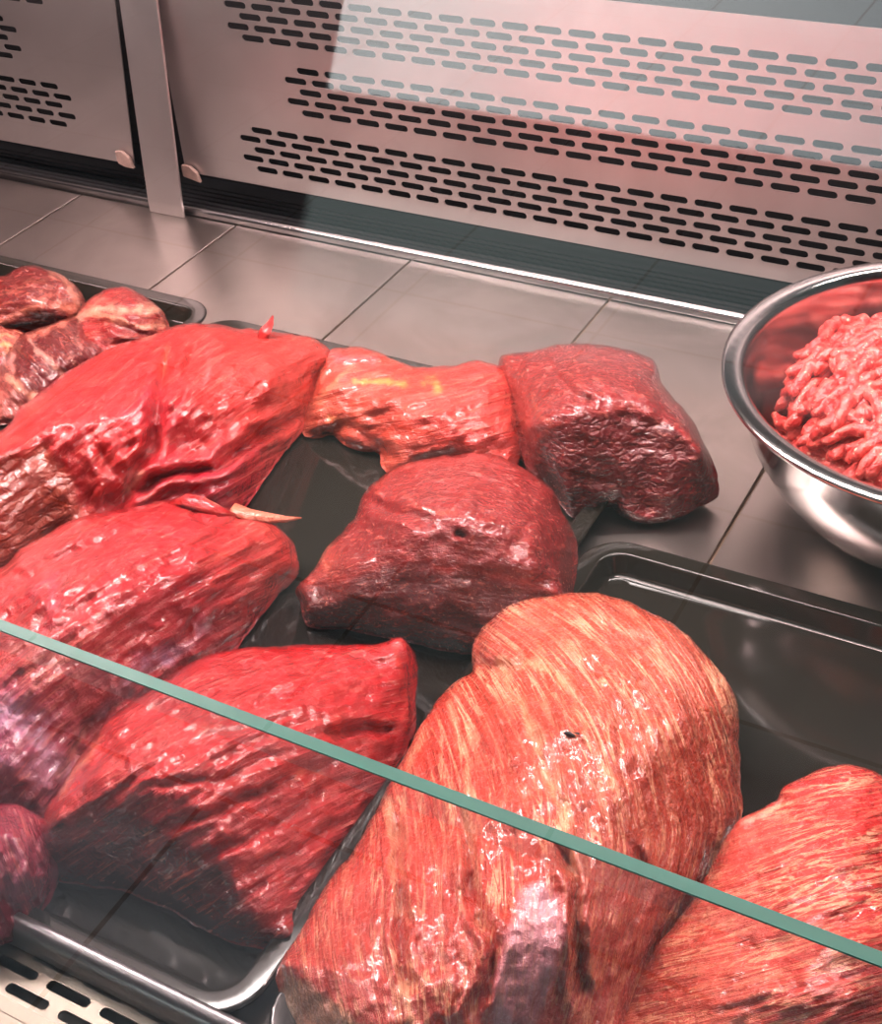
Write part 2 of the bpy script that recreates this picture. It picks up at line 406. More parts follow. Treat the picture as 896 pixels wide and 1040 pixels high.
# ------------------------------------------------------------------ black trays
def rrect(x0, x1, y0, y1, r, z, seg=8):
    out = []
    for cx, cy, a0 in ((x1-r, y0+r, -90), (x1-r, y1-r, 0), (x0+r, y1-r, 90), (x0+r, y0+r, 180)):
        for k in range(seg+1):
            a = math.radians(a0+90*k/seg); out.append((cx+r*math.cos(a), cy+r*math.sin(a), z))
    return out
def tray(x0, x1, y0, y1, label, h=.018, R=.03):
    prof = [(.012, .0004), (.010, .0010), (.003, h-.005), (.0004, h-.0030), (0, h-.0018), (.0004, h-.0006), (.0012, h), (.0022, h+.0002), (.0118, h-.0002), (.0130, h-.0006), (.0140, h-.0016), (.0180, .0060), (.0195, .0042), (.0225, .0031), (.034, .003), (.036, .003)]
    rs = [rrect(x0+i, x1-i, y0+i, y1-i, max(R-i, .005), z) for i, z in prof]
    o = MB().rings(rs, True, True).build('serving_tray', M_tray, smooth=True)
    wn = o.modifiers.new('weighted', 'WEIGHTED_NORMAL'); wn.weight = 100
    return tag(o, label, 'tray', 'black serving trays on the deck')
ZT = .003
tray(-1.22, -.7075, .30, .8205, 'black tray at the left rear holding fat-streaked neck steaks')
tray(-.7025, -.289, .2500, .806, 'black middle tray under the lean red roasts')
tray(-.283, .17, .2500, .6635, 'black tray at the right under the two marbled roasts')

# ------------------------------------------------------------------ glass front
fgl = tag(empty('front_glass', (-.4, .213, 0)), 'lower pane of counter glass with teal green top edge', 'glass pane')
GZ = .3012
def gpart(mb, name, mat, root, **kw):
    o = mb.build(name, mat, None, **kw); o.parent = root; o.matrix_parent_inverse = Matrix.Translation(-root.location); return o
gpart(MB().box((-1.6, .2140, .0045), (1.0, .2180, GZ-.0008)), 'pane', M_glass, fgl)
gpart(MB().box((-1.6, .2139, GZ-.0007), (1.0, .2181, GZ)), 'edge', M_edge, fgl)['label'] = 'teal green polished glass edge'
ugl = tag(empty('upper_glass', (-.4, .2, .3)), 'clear upper pane of counter glass reflecting the shop floor', 'glass pane')
gpart(MB().box((-1.6, .2065, GZ+.0004), (1.0, .2115, .95)), 'pane', M_glass, ugl)

#@@MEAT
# ------------------------------------------------------------------ numeric helpers for the meat
def catmull(P, closed, step):
    P = [np.array(p, float) for p in P]; n = len(P); out = []
    for i in range(n if closed else n-1):
        if closed: a, b, c, d = P[i-1], P[i], P[(i+1) % n], P[(i+2) % n]
        else: a, b, c, d = P[max(i-1, 0)], P[i], P[i+1], P[min(i+2, n-1)]
        k = max(1, int(np.hypot(*(c-b)[:2])/step))
        for j in range(k):
            t = j/k
            out.append(.5*((2*b)+(-a+c)*t+(2*a-5*b+4*c-d)*t*t+(-a+3*b-3*c+d)*t**3))
    if not closed: out.append(P[-1])
    return np.array(out)
def hash2(ix, iy, seed):
    h = (ix.astype(np.int64)*374761393+iy.astype(np.int64)*668265263+seed*1442695041) & 0xffffffff
    h = ((h ^ (h >> 13))*1274126177) & 0xffffffff
    return ((h ^ (h >> 16)) & 0xffff)/65535.0
def vnoise(x, y, seed=0):
    ix = np.floor(x); iy = np.floor(y); fx = x-ix; fy = y-iy
    fx = fx*fx*fx*(fx*(fx*6-15)+10); fy = fy*fy*fy*(fy*(fy*6-15)+10)
    a = hash2(ix, iy, seed); b = hash2(ix+1, iy, seed); c = hash2(ix, iy+1, seed); d = hash2(ix+1, iy+1, seed)
    return (a*(1-fx)+b*fx)*(1-fy)+(c*(1-fx)+d*fx)*fy-.5
def fbm(x, y, seed=0, o=3):
    s = 0; a = 1
    for k in range(o): s = s+a*vnoise(x*2**k+k*17.3, y*2**k+k*9.1, seed+k); a *= .5
    return s
def inside(px, py, poly):
    r = np.zeros(px.shape, bool); n = len(poly)
    for i in range(n):
        x0, y0 = poly[i][:2]; x1, y1 = poly[(i+1) % n][:2]
        if y0 == y1: continue
        r ^= ((y0 > py) != (y1 > py)) & (px < (x1-x0)*(py-y0)/(y1-y0)+x0)
    return r
def poly_dist(px, py, line, closed=False):
    """distance to a polyline, and the parameter along it"""
    best = np.full(px.shape, 1e9); par = np.zeros(px.shape); n = len(line)
    for i in range(n if closed else n-1):
        a = line[i][:2]; b = line[(i+1) % n][:2]; dx, dy = b[0]-a[0], b[1]-a[1]; L = dx*dx+dy*dy+1e-9
        t = np.clip(((px-a[0])*dx+(py-a[1])*dy)/L, 0, 1)
        d = np.hypot(px-a[0]-t*dx, py-a[1]-t*dy); m = d < best
        best[m] = d[m]; par[m] = (i+t[m])/(n-1)
    return best, par
def rbf(P, V, Q, lam=1.0):
    P = P/100; Q = Q/100; n = len(P)
    ph = lambda r2: .5*r2*np.log(r2+1e-12)
    r2 = ((P[:, None]-P[None])**2).sum(-1)
    A = np.zeros((n+3, n+3)); A[:n, :n] = ph(r2)+np.eye(n)*lam*.001; A[:n, n] = 1; A[:n, n+1:] = P; A[n, :n] = 1; A[n+1:, :n] = P.T
    w = np.linalg.solve(A, np.concatenate([V, np.zeros((3,))]))
    out = np.empty(len(Q))
    for s in range(0, len(Q), 4000):
        q = Q[s:s+4000]; out[s:s+4000] = ph(((q[:, None]-P[None])**2).sum(-1))@w[:n]+w[n]+q@w[n+1:]
    return out
def grain_field(x0, x1, y0, y1, strokes, step=5):
    nx = int((x1-x0)/step)+2; ny = int((y1-y0)/step)+2
    gx, gy = np.meshgrid(x0+np.arange(nx)*step, y0+np.arange(ny)*step)
    dx = np.zeros(gx.shape); dy = np.zeros(gx.shape); ws = 1e-9
    for st in strokes:
        c = catmull(st, False, 15)
        for i in range(len(c)-1):
            v = c[i+1]-c[i]; v = v/np.hypot(*v); m = (c[i]+c[i+1])/2
            w = 1/(((gx-m[0])**2+(gy-m[1])**2)/400+1)**1.5
            dx += w*v[0]; dy += w*v[1]
    n = np.hypot(dx, dy)+1e-9; dx /= n; dy /= n
    out = []
    for (ux, uy) in ((dx, dy), (-dy, dx)):
        ex = (ux[:, 1:]+ux[:, :-1])/2; ey = (uy[1:]+uy[:-1])/2
        def div(a, b):
            r = np.zeros(gx.shape); r[:, :-1] -= a; r[:, 1:] += a; r[:-1] -= b; r[1:] += b; return r
        lap = lambda f: div(f[:, 1:]-f[:, :-1], f[1:]-f[:-1])
        rhs = div(ex, ey); f = ux.mean()*(gx-x0)/step+uy.mean()*(gy-y0)/step
        r = rhs-lap(f); p = r.copy(); rr = (r*r).sum()
        for _ in range(250):
            Ap = lap(p); al = rr/((p*Ap).sum()+1e-12); f += al*p; r -= al*Ap; r2 = (r*r).sum()
            if r2 < 1e-5: break
            p = r+r2/rr*p; rr = r2
        out.append(f*step)
    def sample(px, py):
        u = np.clip((px-x0)/step, 0, nx-1.001); v = np.clip((py-y0)/step, 0, ny-1.001); i = u.astype(int); j = v.astype(int); a = u-i; b = v-j
        return [(f[j, i]*(1-a)+f[j, i+1]*a)*(1-b)+(f[j+1, i]*(1-a)+f[j+1, i+1]*a)*b for f in out]
    return sample
def atz_v(px, py, z):
    d = RM@np.stack([px-PX, py-PY, np.full(px.shape, F)]); t = (z-CH)/d[2]
    return np.stack([t*d[0], t*d[1], z], 1)
def s2l(c):
    c = np.asarray(c, float)/255; return np.where(c <= .04045, c/12.92, ((c+.055)/1.055)**2.4)

def meat(name, label, cat, outline, tops, grain, tints, creases=(), grooves=(), paint=(), cells=(), marb=0.0, marbs=(), rim=1.0, rimw=26,
         base=ZT, mat=None, step=2.6, lump=.25, fibre=.10, lamS=1.0, seed=1, wet=.5, group=None, inset=.12, faces_=(), jit=1.0, rough_=.22, cells_k=1.0, gs=1.0):
    """outline: (x, y, height cm) round the piece as measured; tops / creases: more surface heights; grooves: cuts between muscles"""
    bd = catmull(outline, True, 3.2); nb = len(bd)
    tg = np.roll(bd[:, :2], -1, 0)-np.roll(bd[:, :2], 1, 0); tg /= np.linalg.norm(tg, axis=1)[:, None]+1e-9
    jt = 2.6*fbm(bd[:, 0]/16, bd[:, 1]/16, seed+90, 3)*jit; bd[:, 0] += tg[:, 1]*jt; bd[:, 1] -= tg[:, 0]*jt
    x0, x1, y0, y1 = bd[:, 0].min(), bd[:, 0].max(), bd[:, 1].min(), bd[:, 1].max()
    gx, gy = np.meshgrid(np.arange(x0, x1, step), np.arange(y0, y1, step)); gx = gx+(np.arange(gx.shape[0]) % 2)[:, None]*step/2
    gx = gx.ravel(); gy = gy.ravel(); m = inside(gx, gy, bd); gx = gx[m]; gy = gy[m]
    dist, _ = poly_dist(gx, gy, bd, True); m = dist > step*.55; gx = gx[m]; gy = gy[m]; dist = dist[m]
    C = [bd[::5, :3]]+[catmull(c, False, 14)[:, :3] for c in creases]+([np.array(tops, float)] if len(tops) else [])
    for top, bot in faces_:
        a = np.array(top, float); b = np.array(bot, float)
        ta = np.linspace(0, 1, 14); s1 = np.linspace(0, 1, len(a)); s2 = np.linspace(0, 1, len(b))
        A = np.stack([np.interp(ta, s1, a[:, k]) for k in range(3)], 1); B = np.stack([np.interp(ta, s2, b[:, k]) for k in range(3)], 1)
        for t in (0, .07, .2, .4, .6, .8, .93):
            r = A*(1-t)+B*t; r[:, 2] += .35*math.sin(math.pi*t); C.append(r)
    C = np.concatenate(C)
    Q = np.stack([gx, gy], 1)
    z = rbf(C[:, :2], C[:, 2], Q, lamS)
    # rounded shoulder where the surface turns away
    rz = rim*(1-np.sqrt(np.clip(1-(1-np.clip(dist/rimw, 0, 1))**2, 0, 1)))
    z = z-rz; zb = bd[:, 2]-rim*.9
    sm = grain_field(x0-5, x1+5, y0-5, y1+5, grain)
    ax = np.concatenate([bd[:, 0], gx]); ay = np.concatenate([bd[:, 1], gy]); az = np.concatenate([zb, z]); ad = np.concatenate([np.zeros(nb), dist])
    ph, ps = sm(ax, ay)
    az = az+lump*fbm(ax/46, ay/46, seed, 3)*np.clip(ad/12, 0, 1)
    az = az+fibre*fbm(ph/60, ps/9, seed+5, 3)*np.clip(ad/8, 0, 1)*2
    fl_ = np.ones(len(ax))
    for reg, soft in cells:
        ins = inside(ax, ay, reg); d, _ = poly_dist(ax, ay, reg, True); fl_ = np.minimum(fl_, 1-.85*np.clip(.5-np.where(ins, -d, d)/(2*soft), 0, 1))
    mid = 1-2*np.abs(fbm(ph/34+fbm(ax/30, ay/30, seed+60, 2), ps/13, seed+62, 2))
    az = az+rough_*fl_*(mid-.6)*np.clip(ad/9, 0, 1)+rough_*fl_*.5*fbm(ax/9, ay/9, seed+66, 2)*np.clip(ad/6, 0, 1)
    warpx = ax+8*fbm(ax/25, ay/25, seed+31, 2); warpy = ay+8*fbm(ax/25, ay/25, seed+47, 2)
    for g in grooves:
        ln, w, dep = g[:3]; d, par = poly_dist(warpx, warpy, catmull(ln, False, 6))
        fade = np.clip(np.minimum(par, 1-par)*6+.25, 0, 1)
        az = az-dep*np.exp(-(d/w)**1.3)*fade+dep*.35*np.exp(-((d-2.2*w)/(1.2*w))**2)*fade
    az = np.maximum(az, .25)
    P = atz_v(ax, ay, az/100+base)
    # underside: straight down, then tucked in to the tray
    loops = [P[:nb]]
    cen = P[:nb].mean(0); zb0 = P[:nb, 2]-base
    for k, (fz, fi) in enumerate(((.72, -.004), (.42, -.004), (.15, .006), (.0, .10))):
        L = P[:nb].copy(); v = L[:, :2]-cen[:2]; n = np.linalg.norm(v, axis=1)[:, None]
        r = np.clip(zb0/.03, .1, 1)[:, None]
        L[:, :2] -= v/n*np.minimum((fi if k < 3 else inset*.16+.004)*r, n*.5); L[:, 2] = base+zb0*fz+(.0008 if k == 3 else .0012)
        loops.append(L)
    vi = [Vector((float(a), float(-b))) for a, b in zip(ax, ay)]
    res = delaunay_2d_cdt(vi, [(i, (i+1) % nb) for i in range(nb)], [], 1, 1e-4)
    idx = [o[0] if len(o) else -1 for o in res[3]]
    faces = [tuple(idx[i] for i in f) for f in res[2] if all(idx[i] >= 0 for i in f)]
    nt = len(ax); V = np.concatenate([P]+loops[1:])
    def li(k, i): return i if k == 0 else nt+(k-1)*nb+i
    # orientation of the outline in the picture
    area_ = .5*(bd[:, 0]*np.roll(-bd[:, 1], -1)+bd[:, 1]*np.roll(bd[:, 0], -1)).sum()
    a2 = .5*np.sum(bd[:, 0]*np.roll(-bd[:, 1], -1)-np.roll(bd[:, 0], -1)*(-bd[:, 1]))
    for k in range(len(loops)-1):
        for i in range(nb):
            j = (i+1) % nb; fc = (li(k, i), li(k+1, i), li(k+1, j), li(k, j))
            faces.append(fc if a2 > 0 else fc[::-1])
    last = tuple(li(len(loops)-1, i) for i in range(nb)); faces.append(last[::-1] if a2 > 0 else last)
    # flesh colour
    T = np.array([t[:2] for t in tints], float); TC = s2l(np.array([t[2] for t in tints])*.93+np.array([12, 15, 15])); TR = np.array([t[3] if len(t) > 3 else 60 for t in tints])
    w = np.exp(-((warpx[:, None]-T[:, 0])**2+(warpy[:, None]-T[:, 1])**2)/(2*TR**2))+1e-7
    col = (w[:, :, None]*TC[None]).sum(1)/w.sum(1)[:, None]
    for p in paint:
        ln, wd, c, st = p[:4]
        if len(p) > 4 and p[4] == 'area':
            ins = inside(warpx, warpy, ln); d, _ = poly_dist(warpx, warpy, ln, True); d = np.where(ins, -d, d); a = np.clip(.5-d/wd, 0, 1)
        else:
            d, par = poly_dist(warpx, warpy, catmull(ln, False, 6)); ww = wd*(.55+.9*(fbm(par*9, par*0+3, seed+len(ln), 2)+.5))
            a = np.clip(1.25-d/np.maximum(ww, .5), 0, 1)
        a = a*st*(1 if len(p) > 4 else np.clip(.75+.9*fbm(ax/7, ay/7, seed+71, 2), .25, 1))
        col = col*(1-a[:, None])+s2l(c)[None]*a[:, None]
    cm = np.zeros(nt); mm = np.full(nt, float(marb))
    for reg, soft in cells:
        ins = inside(warpx, warpy, reg); d, _ = poly_dist(warpx, warpy, reg, True); cm = np.maximum(cm, cells_k*np.clip(.5-np.where(ins, -d, d)/soft, 0, 1))
    for (mx, my, mr, mv) in marbs: mm += (mv-mm)*np.exp(-((ax-mx)**2+(ay-my)**2)/(2*mr**2))
    o = link(name, V, faces, mat or M_lean, None, True)
    me = o.data
    rep = lambda a: np.concatenate([a]+[a[:nb]]*(len(loops)-1))
    c4 = np.ones((len(V), 4)); c4[:, :3] = rep(col)
    # gentle lumps along the normal
    at = me.attributes.new('tint', 'FLOAT_COLOR', 'POINT'); at.data.foreach_set('color', c4.ravel())
    zs = np.zeros(len(V)); zs[nt:] = np.repeat(np.arange(1, len(loops)), nb)*.006
    G = np.stack([rep(ph)*.00062*gs, rep(ps)*.00062+zs, np.full(len(V), seed*1.7)], 1)
    at = me.attributes.new('grain', 'FLOAT_VECTOR', 'POINT'); at.data.foreach_set('vector', G.ravel())
    K = np.stack([rep(mm), rep(cm), np.full(len(V), wet)], 1)
    at = me.attributes.new('mask', 'FLOAT_VECTOR', 'POINT'); at.data.foreach_set('vector', K.ravel())
    return tag(o, label, cat, group)

def tendon(name, pts, radii, col, parent, mat=None, label=None, k=10):
    """a tapering strand along 3-D points"""
    P = [Vector(p) for p in pts]; v = []; f = []; n = len(P)
    for i, p in enumerate(P):
        t = (P[min(i+1, n-1)]-P[max(i-1, 0)]).normalized(); a = t.cross(Vector((0, 0, 1))).normalized(); b = a.cross(t)
        for q in range(k):
            an = 2*math.pi*q/k; rr = radii[i]*(1+.18*math.sin(3*an+i*1.3)); v.append(p+a*rr*math.cos(an)+b*rr*.75*math.sin(an))
    for i in range(n-1):
        for q in range(k): f.append((i*k+q, i*k+(q+1) % k, (i+1)*k+(q+1) % k, (i+1)*k+q))
    f.append(tuple(reversed(range(k)))); f.append(tuple((n-1)*k+q for q in range(k)))
    o = link(name, v, f, mat or M_lean, None, True); me = o.data
    c = np.tile(np.append(s2l(col), 1), len(v)); at = me.attributes.new('tint', 'FLOAT_COLOR', 'POINT'); at.data.foreach_set('color', c)
    G = np.array([(i//k*.004, (i % k)*.0015, 3.3) for i in range(len(v))]); at = me.attributes.new('grain', 'FLOAT_VECTOR', 'POINT'); at.data.foreach_set('vector', G.ravel())
    K = np.tile([.3, 0, .5], len(v)); at = me.attributes.new('mask', 'FLOAT_VECTOR', 'POINT'); at.data.foreach_set('vector', K)
    o.parent = parent
    if label: o['label'] = label
    return o

R_ = (206, 30, 34); RD = (160, 18, 24); OR = (214, 60, 46); BR = (120, 26, 24); FATC = (235, 165, 130)

# ------------------------------------------------------------------ neck steaks in the left rear tray
neckg = 'neck steaks in the left rear tray'
meat('neck_steak', 'round mottled neck steak with a fatty rim, rearmost at the left', 'steak',
     [(-60,290,2.6),(-40,278,2.8),(0,280,3.2),(15,272,3.3),(32,270,3.3),(49,274,3.2),(66,281,3),(76,291,2.6),(83,305,2),(82,318,1.4),(71,324,1.5),(49,328,1.6),(25,331,1.5),(7,334,1.3),(-40,338,1.5),(-60,320,2)],
     [(20,300,3.9),(50,300,3.6)], [[(0,290),(40,285),(70,300)],[(0,320),(60,320)]], [(30,290,(116,14,14)),(10,310,(112,16,16)),(65,300,(140,44,38),14)],
     paint=[([(52,276),(68,286),(78,298),(80,314),(70,322)],4,(224,150,128),.9),([(0,322),(20,318),(38,312),(60,312),(76,316)],5,(214,132,108),.85),([(36,312),(44,304),(60,302)],3,(222,120,100),.7),([(8,300),(20,296)],3,(200,100,84),.6),([(40,298),(52,292)],3,(205,110,90),.6)],
     marb=.2, rim=.8, rimw=12, step=2, seed=3, lump=.5, gs=3, group=neckg)
meat('neck_steak', 'small dark neck steak scrap at the far left edge between two larger steaks', 'steak',
     [(-60,330,2.4),(-10,329,2.6),(8,334,2.6),(20,336,2.5),(27,344,2),(16,362,1.6),(6,380,1),(-60,388,1.4)],
     [(0,350,3.0)], [[(-20,340),(20,360)]], [(0,340,(150,34,28)),(0,365,(110,12,18),14)],
     paint=[([(0,342),(10,340),(18,352)],3,(230,150,110),.8),([(-5,350),(8,352)],3,(240,190,120),.7)], marb=.6, rim=.6, rimw=10, step=2, seed=5, lump=.5, gs=3, group=neckg, mat=M_marbled)
meat('neck_steak', 'folded neck steak with a broad cream fat seam, nearest the tray corner', 'steak',
     [(61,334,1.4),(78,320,2),(86,310,2.4),(96,301,2.8),(108,294,3),(125,292,3),(145,299,2.9),(162,313,2.6),(170,328,2.0),(172,342,1.2),(150,352,1),(123,362,.8),(104,364,1),(80,350,1.2)],
     [(120,312,3.5),(145,325,3.1),(110,340,2.6)], [[(80,325),(120,310),(160,320)],[(90,350),(150,340)]], [(120,300,(176,40,40)),(135,340,(104,12,14),22),(140,325,(104,14,16),14)],
     paint=[([(84,322),(100,315),(122,316),(140,312),(160,312)],5,(240,178,150),.95),([(90,318),(104,324),(120,328),(150,330),(166,332)],3.5,(236,160,130),.9),([(96,304),(106,302)],5,(222,130,118),.6)],
     grooves=[([(84,330),(110,332),(150,338)],3,.3)], marb=.3, rim=.8, rimw=12, step=2, seed=7, lump=.4, gs=3, group=neckg)
meat('neck_steak', 'neck steak split by white fat seams, in front of the other steaks', 'steak',
     [(-60,380,1.6),(-6,372,2.0),(4,358,2.4),(16,344,2.8),(32,336,3),(61,326,3),(81,323,2.8),(88,342,2.4),(110,360,1.6),(90,382,1),(60,404,.7),(36,420,.6),(10,430,.6),(-60,432,.8)],
     [(50,355,3.8),(30,385,3.0),(80,355,3.2)], [[(20,350),(60,400)],[(60,340),(100,370)]], [(50,360,(100,12,14)),(30,385,(100,18,22),16),(75,360,(108,14,16)),(6,405,(204,96,80),14)],
     paint=[([(31,343),(40,356),(55,370),(70,382)],2.6,(236,176,160),.95),([(12,358),(9,368),(14,376)],4,(232,160,150),.8),([(8,384),(20,392),(36,404)],4.5,(238,170,140),.95),([(32,338),(50,332),(66,328)],5,(224,130,110),.8),([(52,362),(56,372)],1.5,(230,170,150),.8),([(78,345),(84,352)],1.6,(230,150,140),.8)],
     grooves=[([(84,345),(100,362),(116,362)],3,.4)], marb=.15, rim=.8, rimw=12, step=2, seed=9, lump=.4, gs=3, group=neckg)

# ------------------------------------------------------------------ roasts
shin = meat('beef_roast', 'large bright red roast with a deep seam and a brown grainy cut end', 'roast',
     [(-70,470,4),(0,437,4.5),(23,412,5),(51,390,5.5),(86,368,5.8),(117,352,6),(156,339,6),(172,331,6),(207,329,5.8),(250,334,5.5),(283,338,5),(312,341,4.6),(331,352,4),(333,364,3.6),(320,387,3),(313,418,2),(301,441,1.3),(273,480,1),(254,508,1),(236,524,1.2),(180,538,1.5),(120,548,1.8),(82,556,1.0),(40,572,.9),(0,596,.9),(-70,620,.9)],
     [(100,400,8.2),(160,380,8),(60,430,8.4),(230,370,7.6),(200,420,7.6),(280,380,6.6),(250,420,6),(150,440,7),(110,470,6.2),(200,450,5.6),(180,500,4.4),(230,480,4),(100,480,6)],
     [[(20,440),(110,380),(165,345)],[(180,420),(240,370),(300,350)],[(140,500),(220,475),(290,440)],[(110,500),(150,430),(200,350)]],
     [(100,400,(206,34,38)),(220,380,(204,38,38)),(290,370,(208,56,46)),(210,500,(180,20,44),40),(160,420,(190,26,52),16),(90,480,(180,20,22),24)],
     faces_=[([(-40,468,8.2),(0,462,8.2),(25,455,8.1),(48,453,7.6),(66,468,6.8),(77,495,5),(84,522,3)],[(-40,612,.9),(0,594,.9),(20,583,.9),(40,571,.9),(58,562,.9),(70,557,1),(80,552,1)])],
     grooves=[([(168,352),(166,383),(156,422),(148,461),(125,496),(112,520)],7,1.3),([(129,500),(180,480),(219,473),(258,445),(309,422)],5,1.0),([(195,398),(180,415),(165,425)],4,.4),([(205,345),(190,380),(170,410)],7,.4),([(140,515),(200,495),(250,478)],5,.4),([(95,450),(115,480),(110,515)],6,.4)],
     paint=[([(-70,462),(0,462),(47,453),(70,484),(82,523),(60,550),(0,590),(-70,600)],8,(150,62,44),.95,'area'),([(128,494),(136,488),(148,480)],4,(238,170,150),.9),([(166,352),(168,372),(164,385)],3,(226,90,60),.6),([(135,420),(150,400),(160,385)],7,(190,60,90),.45),([(210,395),(215,372),(212,360)],2,(226,130,130),.5),([(215,480),(240,470),(262,452)],5,(190,70,90),.4)],
     cells_k=.7, cells=[([(-70,462),(0,462),(47,453),(70,484),(82,523),(60,550),(0,590),(-70,600)],8)], marb=.08, seed=11, lump=.5, fibre=.10, wet=.9)
d0 = atz(266,342,.055); tendon('flap', [d0, atz(270,336,.06), atz(274,329,.062), atz(277,321,.064)], [.006,.005,.003,.001], (205,50,50), shin)

meat('beef_roast', 'pale orange-red roast with yellow fat flecks, behind the dark centre block', 'roast',
     [(308,440,.9),(316,403,2.6),(324,377,3.4),(336,356,3.6),(367,352,3.7),(403,365,3.8),(424,372,3.9),(460,370,4.1),(485,365,4.3),(511,375,4.3),(519,392,4.2),(524,428,3.6),(524,454,3),(516,478,2),(480,488,1.4),(440,484,1),(403,484,.9),(388,474,.9),(383,459,1),(357,455,.9),(336,441,.9),(321,443,.8)],
     [(450,410,5.6),(490,410,5.4),(400,410,4.8),(350,390,4.4),(430,445,4),(350,425,2.6),(480,450,4.2)],
     [[(340,400),(400,385),(500,380)],[(370,440),(440,430),(510,400)]], [(450,410,(206,56,46)),(360,370,(190,60,60),20),(350,420,(196,70,46)),(400,460,(196,60,40),20),(500,420,(208,46,42))],
     paint=[([(362,388),(385,386),(408,391)],3,(236,176,90),.9),([(430,392),(440,388),(445,400)],4,(232,176,96),.8),([(325,405),(345,385),(360,372)],3,(224,150,110),.6),([(335,360),(350,362),(375,364)],5,(200,110,120),.5),([(330,425),(350,430)],3,(224,150,90),.6),([(400,450),(412,470)],4,(220,130,110),.5)],
     grooves=[([(324,392),(350,372),(400,368)],4,.4),([(336,430),(360,435),(385,450),(395,470)],5,.4)], marb=.3, seed=13, lump=.7, fibre=.08, rim=.8, rimw=20, wet=.6)

meat('beef_roast', 'dark maroon block roast with a wrinkled cut face, rearmost beside the bowl', 'roast',
     [(508,367,4.6),(516,360,5.2),(537,357,5.8),(588,348,6),(634,354,6),(665,367,5.8),(675,392,5.6),(697,418,5.2),(717,454,4.4),(726,482,2.8),(727,498,1.8),(717,510,1.1),(685,528,.9),(650,530,.9),(629,523,.9),(619,514,.9),(598,524,.9),(578,523,.9),(560,500,1.2),(542,475,2.6),(531,444,3.6),(521,403,4.4)],
     [(590,380,8.2),(640,385,8),(560,390,7.4),(600,405,8.6),(620,400,8.7),(660,405,8)],
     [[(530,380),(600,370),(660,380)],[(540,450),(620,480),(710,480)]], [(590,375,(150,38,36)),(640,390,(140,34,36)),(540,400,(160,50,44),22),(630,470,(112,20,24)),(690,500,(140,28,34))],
     faces_=[([(534,436,5.6),(548,444,6.4),(566,434,7.4),(590,422,8.2),(640,415,8.1),(685,431,7.0),(712,456,5.4)],[(552,488,1.6),(562,500,1.1),(578,521,.9),(600,522,.9),(645,526,.9),(686,524,.9),(716,506,1)])],
     gs=4, cells_k=.75, rough_=.12, cells=[([(545,445),(588,425),(639,420),(685,436),(722,480),(716,510),(650,530),(580,520)],8)],
     paint=[([(536,440),(550,447),(567,437),(590,425),(640,418),(684,434),(712,460),(724,490),(716,508),(686,526),(645,528),(600,524),(578,523),(556,495)],7,(100,20,24),.85,'area'),([(540,400),(548,420),(560,432)],2.5,(206,110,90),.6),([(586,372),(592,392),(600,404)],3,(190,80,70),.6),([(622,370),(632,362)],3,(190,90,100),.5),([(545,443),(590,423),(640,417),(686,433),(714,460)],2.2,(178,60,54),.7),([(640,524),(680,522),(705,508)],3,(170,50,60),.6)],  # maroon cut face painted darker, with its shade put into the colour
     grooves=[([(560,372),(575,395),(600,408)],4,.4)], seed=15, lump=.45, fibre=.05, rim=.8, rimw=14, wet=.5)

meat('beef_roast', 'dark red-brown domed block roast standing alone in the centre of the middle tray', 'roast',
     [(304,594,2.4),(306,612,1.2),(311,634,.9),(330,638,.9),(357,641,.9),(408,651,.9),(449,660,.9),(500,664,.9),(550,650,.9),(580,622,1),(583,600,2),(581,570,3),(579,541,3.8),(567,513,4.6),(560,497,5),(537,478,5.6),(506,462,6),(475,461,6),(434,466,6),(398,478,5.8),(371,500,5.4),(360,526,4.8),(336,552,4),(320,578,3.4)],
     [(470,510,9),(430,510,8.6),(510,520,8.6),(440,550,8),(380,550,6.4),(540,560,7),(345,575,4.8),(440,560,7.8),(500,565,7.6)],
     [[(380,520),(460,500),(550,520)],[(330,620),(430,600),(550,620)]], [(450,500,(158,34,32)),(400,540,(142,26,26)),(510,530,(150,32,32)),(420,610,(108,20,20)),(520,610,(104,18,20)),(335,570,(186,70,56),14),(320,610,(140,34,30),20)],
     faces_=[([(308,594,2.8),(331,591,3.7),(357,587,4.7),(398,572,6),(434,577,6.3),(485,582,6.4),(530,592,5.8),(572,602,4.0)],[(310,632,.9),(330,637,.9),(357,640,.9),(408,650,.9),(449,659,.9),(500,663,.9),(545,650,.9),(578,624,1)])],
     paint=[([(306,597),(331,595),(357,590),(398,576),(434,580),(485,585),(530,595),(574,606),(580,625),(545,652),(500,665),(449,661),(357,642),(309,634)],6,(92,18,16),.85,'area'),([(408,500),(420,512),(440,520),(460,522)],2.5,(206,96,76),.6),([(380,492),(400,482),(420,474)],2.5,(190,80,66),.5),([(304,592),(330,589),(357,584),(398,569),(434,573),(485,579),(565,599)],2.2,(186,62,54),.65),([(334,552),(328,565),(335,575)],4,(224,130,104),.7),([(480,545),(478,560)],2.2,(210,110,90),.6),([(520,560),(545,548)],2,(196,90,80),.5)],  # first area darkens the brown front face; shade is part of that colour
     grooves=[([(372,505),(400,520),(440,530)],5,.4),([(462,542),(470,546)],3,.6),([(400,480),(430,495),(500,490)],6,.3)],
     gs=4, cells_k=.3, rough_=.13, cells=[([(310,600),(360,592),(420,582),(560,606),(560,650),(450,660),(320,640)],14)], seed=17, lump=.6, fibre=.06, rim=.8, rimw=14, wet=.55)

